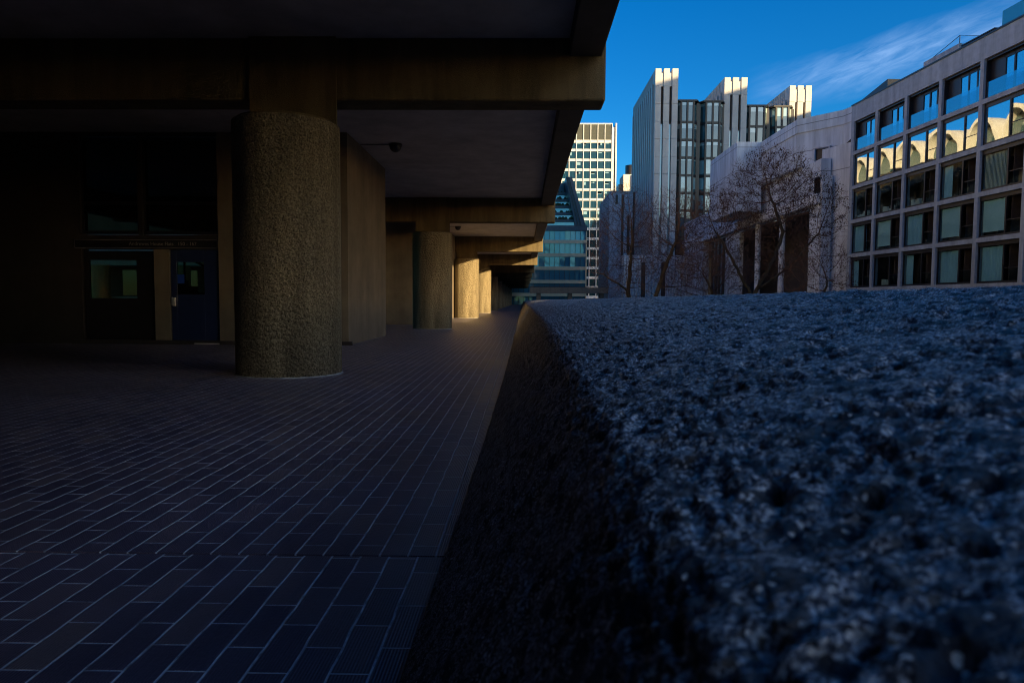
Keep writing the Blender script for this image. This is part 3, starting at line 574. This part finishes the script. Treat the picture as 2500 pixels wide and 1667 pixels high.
for x0, x1, y0, zt in bays:
    cr = MB(); cr.box(x0-.45, x1+.6, y0+1.2, y0+8, -7, zt-.3); B3(cr.build('bay_core', M['black'], b3))
    rf = MB(); rf.prism([(x0-.25, y0+.9), (x0+.45, y0-.35), (x1-.45, y0-.35), (x1+.25, y0+.9), (x1+.25, y0+4), (x0-.25, y0+4)], zt-.28, zt); B3(rf.build('bay_roof', M['dark_metal'], b3))
    pl = [(x0, y0+1.15), (x0+1.0, y0), (x0+1.0+(x1-x0-2.0)/2, y0), (x1-1.0, y0), (x1, y0+1.15)]
    fr = MB()
    for (px, py) in pl: fr.bar((px, py-.06, 9), (px, py-.06, zt-.29), .17)
    z = zt-.3; first = True
    k = 0
    while z > 12:
        z2 = z-(4.05 if first else 3.35); z2 = max(z2, 10.0)
        wnd = MB()
        for (ax, ay), (bx_, by_) in zip(pl, pl[1:]):
            wnd.add([(ax, ay, z2+.3), (bx_, by_, z2+.3), (bx_, by_, z-.05), (ax, ay, z-.05)], [(0, 1, 2, 3)])
            fr.add([(ax, ay-.12, z2), (bx_, by_-.12, z2), (bx_, by_-.12, z2+.42), (ax, ay-.12, z2+.42), (ax, ay+.1, z2), (bx_, by_+.1, z2), (bx_, by_+.1, z2+.42), (ax, ay+.1, z2+.42)], [(0, 1, 2, 3), (3, 2, 6, 7), (0, 4, 5, 1)])
        wo_ = B3(wnd.build('bay_window', M['bayglass'], b3))
        hh = rnd.choice([.25, .55, .9, 1.6, 2.2, 2.6])
        for (ax, ay), (bx_, by_) in zip(pl, pl[1:]):
            if rnd.random() < .8:
                mx_ = Vector((ax, ay)).lerp(Vector((bx_, by_)), .14); mn_ = Vector((ax, ay)).lerp(Vector((bx_, by_)), .86)
                bl = MB(); bl.add([(mx_.x, mx_.y-.03, z-.1-hh), (mn_.x, mn_.y-.03, z-.1-hh), (mn_.x, mn_.y-.03, z-.1), (mx_.x, mx_.y-.03, z-.1)], [(0, 1, 2, 3)]); bl.build('blind', M['slotglass'], wo_)
        z = z2; first = False
    B3(fr.build('bay_frame', M['dark_metal'], b3))
sp = MB(); sp.prism([(29, 131.2), (38, 131.2), (38, 134), (29, 134)], 10.2, 12.8); B3(sp.build('timber_soffit', M['brown'], b3))
pd = MB(); pd.box(18.5, 30.4, 127.5, 129.6, -7, 9.6); B3(pd.build('podium', M['podium'], b3))
pd = MB()
for x in (21.9, 25.6): pd.box(x, x+.75, 127.36, 127.48, -5, 8.3)
B3(pd.build('podium_slot', M['black'], b3))

# ------------------------------------------------------------------ low ribbed building with vertical slots
b4 = tag(empty('ribbed_building', (18.9, 150, 0)), 'shaded grey ribbed building with tall dark slots, left of the white towers', 'building')
def B4(o): o.location = (-18.9, -150, 0); return o
c = MB(); c.box(18.9, 24.3, 150, 172, -7, 24.9); B4(c.build('wall', M['ribbed_tower'], b4))
c = MB(); c.box(18.6, 24.3, 149.7, 149.98, -7, 24.2); B4(c.build('front_wall', M['white_wall'], b4))
for x, z0, z1 in ((19.9, 22.0, 24.0), (21.2, 8, 24.0), (22.5, 8.5, 19.5), (23.7, 9.5, 24.5)):
    c = MB(); c.box(x, x+.48, 149.5, 149.69, z0, z1); B4(c.build('slot_window', M['black'], b4))

# ------------------------------------------------------------------ sunlit office tower
b5 = tag(empty('office_tower', (24, 260, 0)), 'sunlit office tower with cream grid and dark louvred top storey', 'building')
def B5(o): o.location = (-24, -260, 0); return o
XR = 32.98; bw = 2.66; nb = 9
c = MB(); c.box(XR-bw*nb, XR, 260.6, 285, -7, 67.0); B5(c.build('core', M['office_glass'], b5))
zs = [61.1-3.66*k for k in range(19)]
c = MB()
for k in range(nb+1): x = XR-bw*k; c.box(x-.14, x+.14, 260.0, 260.62, -7, 67.2)
B5(c.build('mullion_grid', M['ivory'], b5))
c = MB()
for z in zs: c.box(XR-bw*nb-.1, XR+.1, 260.2, 260.7, z-.95 if z > 60 else z-.45, z+.12 if z > 60 else z+.45)
c.box(XR-bw*nb-.1, XR+.1, 260.2, 260.7, 66.9, 67.4)
B5(c.build('floor_bands', M['ivory'], b5))
c = MB(); c.box(XR-bw*nb, XR, 260.3, 260.59, 61.25, 66.88); B5(c.build('louvres', M['louvre'], b5))
c = MB(); c.box(XR+.15, XR+1.0, 260.3, 285, -7, 65.9); c.box(XR+1.25, XR+1.75, 259.8, 285, 28, 67.3); B5(c.build('corner_fin', M['ivory'], b5))
wp = MB(); wp.box(.18, .92, .3, .35, .5, 3.15); wp.box(1.0, 1.66, .3, .35, .5, 3.15); wp.box(1.74, 2.48, .3, .35, .5, 3.15)
wp0 = None; cnt = 0
for k in range(1, nb+1):
    for q, z in enumerate(zs[1:14]):
        if cnt >= 98: break
        if wp0 is None: wp0 = wp.build('window', M['office_glass'], b5); o = wp0
        else: o = wp0.copy(); COL.objects.link(o); o.parent = b5
        o.location = (XR-bw*k-24, 260.1-260+.0, z); o.rotation_euler = (R(rnd.uniform(-.5, .5)), 0, R(rnd.uniform(-.5, .5))); cnt += 1
# lit blinds in some windows
for k in range(40):
    x = XR-bw*rnd.randint(1, 7)+.3; z = rnd.choice(zs[1:11]); h = rnd.uniform(.3, 1.2); c = MB(); c.box(x, x+rnd.choice([.7, 1.3]), 260.32, 260.34, z+2.9-h, z+2.9)
    B5(c.build('blind', M['slotglass'], b5))

# ------------------------------------------------------------------ glass office with sloping side
b6 = tag(empty('glass_office', (7, 185, 0)), 'low glass-fronted office with sandstone bands and a raking terraced roof', 'building')
def B6(o): o.location = (-7, -185, 0); return o
XL, XR6 = -14.0, 16.75
c = MB(); c.box(XL, XR6, 185.4, 210, -7, 20.0); c.box(XR6, XR6+.35, 184.9, 210, -7, 19.6); B6(c.build('core', M['band'], b6))
c = MB(); c.box(XL, XR6+.3, 184.6, 211, 19.8, 21.2); B6(c.build('roof_slab', M['slate_blue'], b6))
fl = [(17.35, 19.8), (13.8, 16.4), (10.25, 12.9), (6.65, 9.35), (3.15, 5.75), (-.4, 2.0), (-4, -1.5)]
c = MB()
for i, (a, b) in enumerate(fl): c.box(XL, XR6+.2, 184.75, 185.38, a-.9, a)
B6(c.build('sandstone_bands', M['band'], b6))
pw = 1.38
for (a, b) in fl[:5]:
    for k in range(13):
        x1 = XR6-pw*k; q = MB(); q.box(-pw+.05, -.05, 0, .05, 0, b-a-.04); q = q.build('window', M['curtain_glass'], b6)
        q.location = (x1-7, 185.1-185, a+.02); q.rotation_euler = (R(rnd.uniform(-.7, .7)), 0, R(rnd.uniform(-.7, .7)))
c = MB()
for k in range(22): x = XR6-pw*k; c.box(x-.035, x+.035, 184.9, 185.2, -7, 19.8)
B6(c.build('mullions', M['black'], b6))
c = MB(); c.box(XL, XR6, 185.2, 185.38, -7, 19.8); B6(c.build('glass_backing', M['curtain_glass'], b6))
# raking side and terraces
c = MB(); c.add([(13.9, 184.5, 21.2), (16.7, 184.5, 21.2), (12.9, 184.5, 34.0), (11.2, 184.5, 34.0), (13.9, 200, 21.2), (16.7, 200, 21.2), (12.9, 200, 34.0), (11.2, 200, 34.0)], [(0, 1, 2, 3), (7, 6, 5, 4), (0, 4, 5, 1), (1, 5, 6, 2), (2, 6, 7, 3), (3, 7, 4, 0)]); B6(c.build('raking_side', M['slate_blue'], b6))
c = MB(); c.bar((15.4, 184.35, 21.2), (12.0, 184.35, 34.0), .1); c.bar((14.6, 184.35, 21.2), (11.5, 184.35, 34.0), .08); B6(c.build('raking_rails', M['black'], b6))
c = MB(); gz = MB(); pl_ = MB()
for i, z in enumerate((21.25, 23.3, 25.3, 27.3, 29.3)):
    xe = 13.9-(z-21.2)*.2; y0 = 185.5+i*1.5
    c.box(XL, xe, y0, 200, z+1.0, z+1.75)
    gz.box(XL, xe, y0+.5, y0+.6, z, z+1.0)
    for k in range(26):
        x = rnd.uniform(0, xe-.4); r_ = rnd.uniform(.25, .6); pl_.cyl(x, y0+.05, r_, z+1.75, z+1.75+r_*1.1, 6, r1=r_*.5, a0=rnd.random())
c.box(XL, 11.4, 193, 200, 31, 33.8)
B6(c.build('terraces', M['slate_blue'], b6)); B6(gz.build('terrace_glazing', M['slotglass'], b6)); B6(pl_.build('terrace_planting', surf('terrace_plants', (.02, .035, .012), (.04, .06, .02), .9, 4), b6))

# ------------------------------------------------------------------ far stepped tower
b7 = tag(empty('distant_tower', (45, 300, 0)), 'distant stepped tower with dark round top, its edge lit by the sun', 'building')
c = MB(); c.box(-1.8, 4, 0, 12, -7, 55.8); c.build('body', M['ribbed_tower'], b7)
c = MB(); c.box(-3.6, -1.81, 2, 12, -7, 51.8); c.build('side_wing', M['slate_blue'], b7)
c = MB()
for x in (1.6, 2.4, 3.2): c.box(x, x+.28, -.7, -.003, -7, 55.5)
c.build('fin', M['ivory'], b7)
c = MB(); c.cyl(2.1, 4, 2.6, 55.81, 60.2, 40); c.build('round_top', M['black'], b7, smooth=True)

# ------------------------------------------------------------------ footbridge across the far end of the courtyard
fb = tag(empty('footbridge', (8, 130, 0)), 'low brown concrete footbridge crossing below the glass office', 'footbridge')
c = MB(); c.box(-6.7, 8.2, 0, 3, 2.5, 3.6); c.build('deck', M['brick_br'], fb)
c = MB(); c.box(-6.7, 8.2, -.05, .08, 3.62, 3.75); c.build('rail', M['dark_metal'], fb)
for x in (-5, 1, 7): c = MB(); c.box(x-.4, x+.4, .6, 2.2, -7, 2.49); c.build('pier', M['brick_br'], fb)

# ------------------------------------------------------------------ unseen blocks added out of the frame, sized to shade courtyard, arcade and towers
def block(name, x0, x1, y0, y1, z, label, m='brick_br'):
    o = tag(empty(name, ((x0+x1)/2, (y0+y1)/2, -7)), label, 'building'); c = MB(); cx, cy = (x0+x1)/2, (y0+y1)/2
    c.box(x0-cx, x1-cx, y0-cy, y1-cy, 0, z+7); c.build('wall', M[m], o)
    g_ = MB(); zz = 4
    while zz < z+4:
        g_.box(x0-cx-.05, x0-cx-.003, y0-cy+.6, y1-cy-.6, zz, zz+1.7); g_.box(x0-cx+.6, x1-cx-.6, y1-cy+.003, y1-cy+.05, zz, zz+1.7); zz += 3.2
    g_.build('window', M['bayglass'], o)
block('long_shade_block', 60, 76, -150, -45, 31, 'long brown block added out of view to shade the near arcade')
block('side_shade_block', 110, 118, -26, 21.9, 53, 'brown block added out of view to shade the college building')
block('tall_shade_block', 110, 116, 22.1, 52, 67.2, 'tall brown block added out of view to shade the first white tower')
block('second_shade_block', 110, 116, 52.2, 70, 62.6, 'brown block added out of view to shade the second white tower')
block('mid_shade_block', 110, 122, 70.2, 112, 55, 'middle-height brown block added out of view to shade the third white tower')
block('far_shade_block', 150, 156, 126, 141, 68, 'brown block added out of view to shade the lower office tower')
block('rear_shade_block', 1.6, 58, -78, -62, 26, 'brown block added behind the viewer to cut low warm sky light')

# ------------------------------------------------------------------ bare trees (space colonisation)
def tree(name, base, trunk_pts, crown, npts, seed, label, tip=.011, fruit=0, step=.34, shape=None, group=None, lean=0, fsize=.05, trunk_r=.2):
    rs = np.random.RandomState(seed)
    pts = []
    lobes = [crown] if not isinstance(crown[0][0], tuple) else crown
    vol = np.array([np.prod(l[1]) for l in lobes], float); vol /= vol.sum()
    while len(pts) < npts:
        l = lobes[rs.choice(len(lobes), p=vol)]; p = rs.uniform(-1, 1, 3); r2 = (p**2).sum()
        if r2 < 1 and (r2 > .12 or rs.rand() < .5): pts.append(np.array(l[0])+p*np.array(l[1]))
    A = np.array(pts); nodes = []; par_ = []
    for chain in trunk_pts:
        prev = 0 if nodes else -1
        start = np.array(chain[0])
        if nodes: prev = int(np.argmin(((np.array(nodes)-start)**2).sum(1)))
        for a, b in zip(chain, chain[1:]):
            a = np.array(a, float); b = np.array(b, float); k = max(1, int(np.linalg.norm(b-a)/step))
            for i in range(k):
                q = a+(b-a)*((i+1)/k) + rs.normal(0, .03, 3)
                if not nodes: nodes.append(a); par_.append(-1); prev = 0
                nodes.append(q); par_.append(prev); prev = len(nodes)-1
    nodes = [np.array(n_) for n_ in nodes]
    near = np.full(len(A), 1e9); idx = np.zeros(len(A), int); done = 0; kill = step*1.1; infl = 5.0
    for it in range(90):
        new = np.array(nodes[done:])
        if len(new):
            for c0 in range(0, len(new), 400):
                D = np.sqrt(((A[:, None]-new[None, c0:c0+400])**2).sum(2)); m = D.argmin(1); dm = D[np.arange(len(A)), m]; up_ = dm < near; near[up_] = dm[up_]; idx[up_] = m[up_]+done+c0
        done = len(nodes)
        keep = near > kill; A = A[keep]; near = near[keep]; idx = idx[keep]
        if len(A) == 0: break
        act = near < infl
        if not act.any(): act = near < near.min()+1
        added = 0
        for u in np.unique(idx[act]):
            d = (A[act & (idx == u)]-nodes[u]); d = (d/np.linalg.norm(d, axis=1)[:, None]).sum(0) + rs.normal(0, .25, 3) + np.array([0, 0, .12]); ln = np.linalg.norm(d)
            if ln < 1e-3: continue
            q = nodes[u]+d/ln*step*rs.uniform(.8, 1.1)
            nodes.append(q); par_.append(int(u)); added += 1
        if not added or len(nodes) > 9000: break
    Nn = len(nodes); Pn = np.array(nodes); rr = np.zeros(Nn); ch = np.zeros(Nn, int)
    for i in range(Nn-1, 0, -1):
        if rr[i] == 0: rr[i] = tip**2.25
        rr[par_[i]] += rr[i]; ch[par_[i]] += 1
    rr = np.maximum(rr, tip**2.25)**(1/2.25); rr = rr*min(1, 1)
    k_ = trunk_r/rr[0]
    rr = np.where(rr > .03, .03+(rr-.03)*(trunk_r-.03)/max(rr[0]-.03, 1e-3), rr)
    # extra twigs at the ends
    o = empty(name, tuple(base)); tag(o, label, 'tree', group)
    tb = MB(); tw_ = MB(); B0 = np.array(base)
    def tube(mb, a, b, ra, rb, n):
        d = b-a; ln = np.linalg.norm(d)
        if ln < 1e-5: return
        d = d/ln; u = np.cross(d, [0, 0, 1.0] if abs(d[2]) < .9 else [1.0, 0, 0]); u /= np.linalg.norm(u); v = np.cross(d, u)
        vs = [a+(u*math.cos(2*math.pi*i/n)+v*math.sin(2*math.pi*i/n))*ra for i in range(n)]+[b+(u*math.cos(2*math.pi*i/n)+v*math.sin(2*math.pi*i/n))*rb for i in range(n)]
        mb.add(vs, [(i, (i+1) % n, n+(i+1) % n, n+i) for i in range(n)])
    for i in range(1, Nn):
        a = Pn[par_[i]]-B0; b = Pn[i]-B0; ra = min(rr[par_[i]], rr[i]*1.35); big = rr[i] > .055
        tube(tb if big else tw_, a, b, ra, rr[i], 8 if big else 3)
        if ch[i] == 0 or (rr[i] < .02 and rs.rand() < .55):
            for _ in range(rs.randint(2, 6)):
                d = (Pn[i]-Pn[par_[i]]); d = d/np.linalg.norm(d)+rs.normal(0, .6, 3)+np.array([0, 0, .25]); q = b+d/np.linalg.norm(d)*rs.uniform(.25, .6); q2 = q+(d+rs.normal(0, .5, 3))*rs.uniform(.1, .22)
                tube(tw_, b, q, tip*.85, tip*.6, 3); tube(tw_, q, q2, tip*.6, tip*.45, 3)
    tb.build('trunk', M['bark'], o, smooth=True); tw_.build('crown', M['twig'], o)
    if fruit:
        fm = MB(); ends = [i for i in range(1, Nn) if rr[i] < .022]
        for _ in range(fruit):
            p = Pn[ends[rs.randint(len(ends))]]-B0+rs.normal(0, .16, 3); s = fsize*rs.uniform(.5, 1.3); h = rs.uniform(.7, 2.4)
            a = rs.uniform(0, 6.28); ca, sa = math.cos(a)*s, math.sin(a)*s
            fm.add([p+[ca, sa, 0], p+[-sa, ca, 0], p+[-ca, -sa, 0], p+[sa, -ca, 0], p+[0, 0, s*h], p+[0, 0, -s*h]], [(0, 1, 4), (1, 2, 4), (2, 3, 4), (3, 0, 4), (1, 0, 5), (2, 1, 5), (3, 2, 5), (0, 3, 5)])
        tag(fm.build('seed_balls', M['fruit'], o), kind='stuff')
    return o
G = 'bare trees in the courtyard'
tree('bare_tree', (9.3, 60, -7), [[(9.3, 60, -7), (9.2, 60, 0), (9.25, 60, 3), (9.5, 60, 6.2)], [(9.2, 60, 2.0), (7.0, 59.5, 3.4), (5.6, 59, 3.6)]], ((9.0, 60, 6.0), (3.6, 2.6, 5.2)), 2400, 3, 'slender bare dark tree in front of the shaded ribbed building', group=G, tip=.0085, trunk_r=.19)
tree('bare_tree', (10.6, 57, -7), [[(10.6, 57, -7), (10.9, 57, 1.2), (11.7, 57, 3.6), (12.6, 57, 6.0)], [(10.9, 57, 1.6), (9.2, 57, 2.6), (7.5, 57, 2.2)], [(11.2, 57, 2.2), (13.5, 56.6, 2.4), (15, 56.5, 2.0)]], ((12.4, 57, 6.2), (3.0, 2.4, 4.4)), 2200, 11, 'leaning bare tree in front of the white tower podium', group=G, tip=.0085, trunk_r=.17)
tree('bare_tree', (17.6, 54, -7), [[(17.6, 54, -7), (18.0, 54, 1.4), (19.6, 54, 4.6), (20.3, 54, 6.5), (19.2, 54, 9.3)], [(18.0, 54, 1.4), (16.6, 54, 4.0), (15.4, 54, 6.0)], [(18.3, 54, 2.0), (21, 54, 4.0), (22.8, 53.6, 6.4)]], [((19.2, 54, 9.2), (3.9, 3.4, 3.9)), ((15.0, 54, 7.3), (2.9, 2.8, 2.9)), ((22.6, 54, 8.2), (2.5, 2.4, 3.2)), ((14.0, 54, 4.2), (2.2, 2.0, 2.0)), ((18.5, 54, 4.2), (3.6, 2.0, 1.8))], 3300, 5, 'large wide-spreading bare tree hung with brown seed balls before the concrete opening', fruit=7500, group=G, tip=.009, trunk_r=.19, fsize=.036)
tree('bare_tree', (21.5, 49, -7), [[(21.5, 49, -7), (21.3, 49, .4), (21.6, 49, 2.6)]], ((21.0, 49, 2.6), (2.7, 2.4, 3.4)), 700, 21, 'low bare tree beside the grid-fronted building', fruit=900, group=G, tip=.008, trunk_r=.12, fsize=.03)
tree('bare_tree', (16.6, 58, -7), [[(16.6, 58, -7), (16.3, 58, .0), (15.9, 58, 2.0)]], ((15.4, 58, 2.6), (4.0, 2.4, 2.9)), 1100, 31, 'low tangled bare tree between the leaning tree and the large one', group=G, tip=.009, trunk_r=.15)
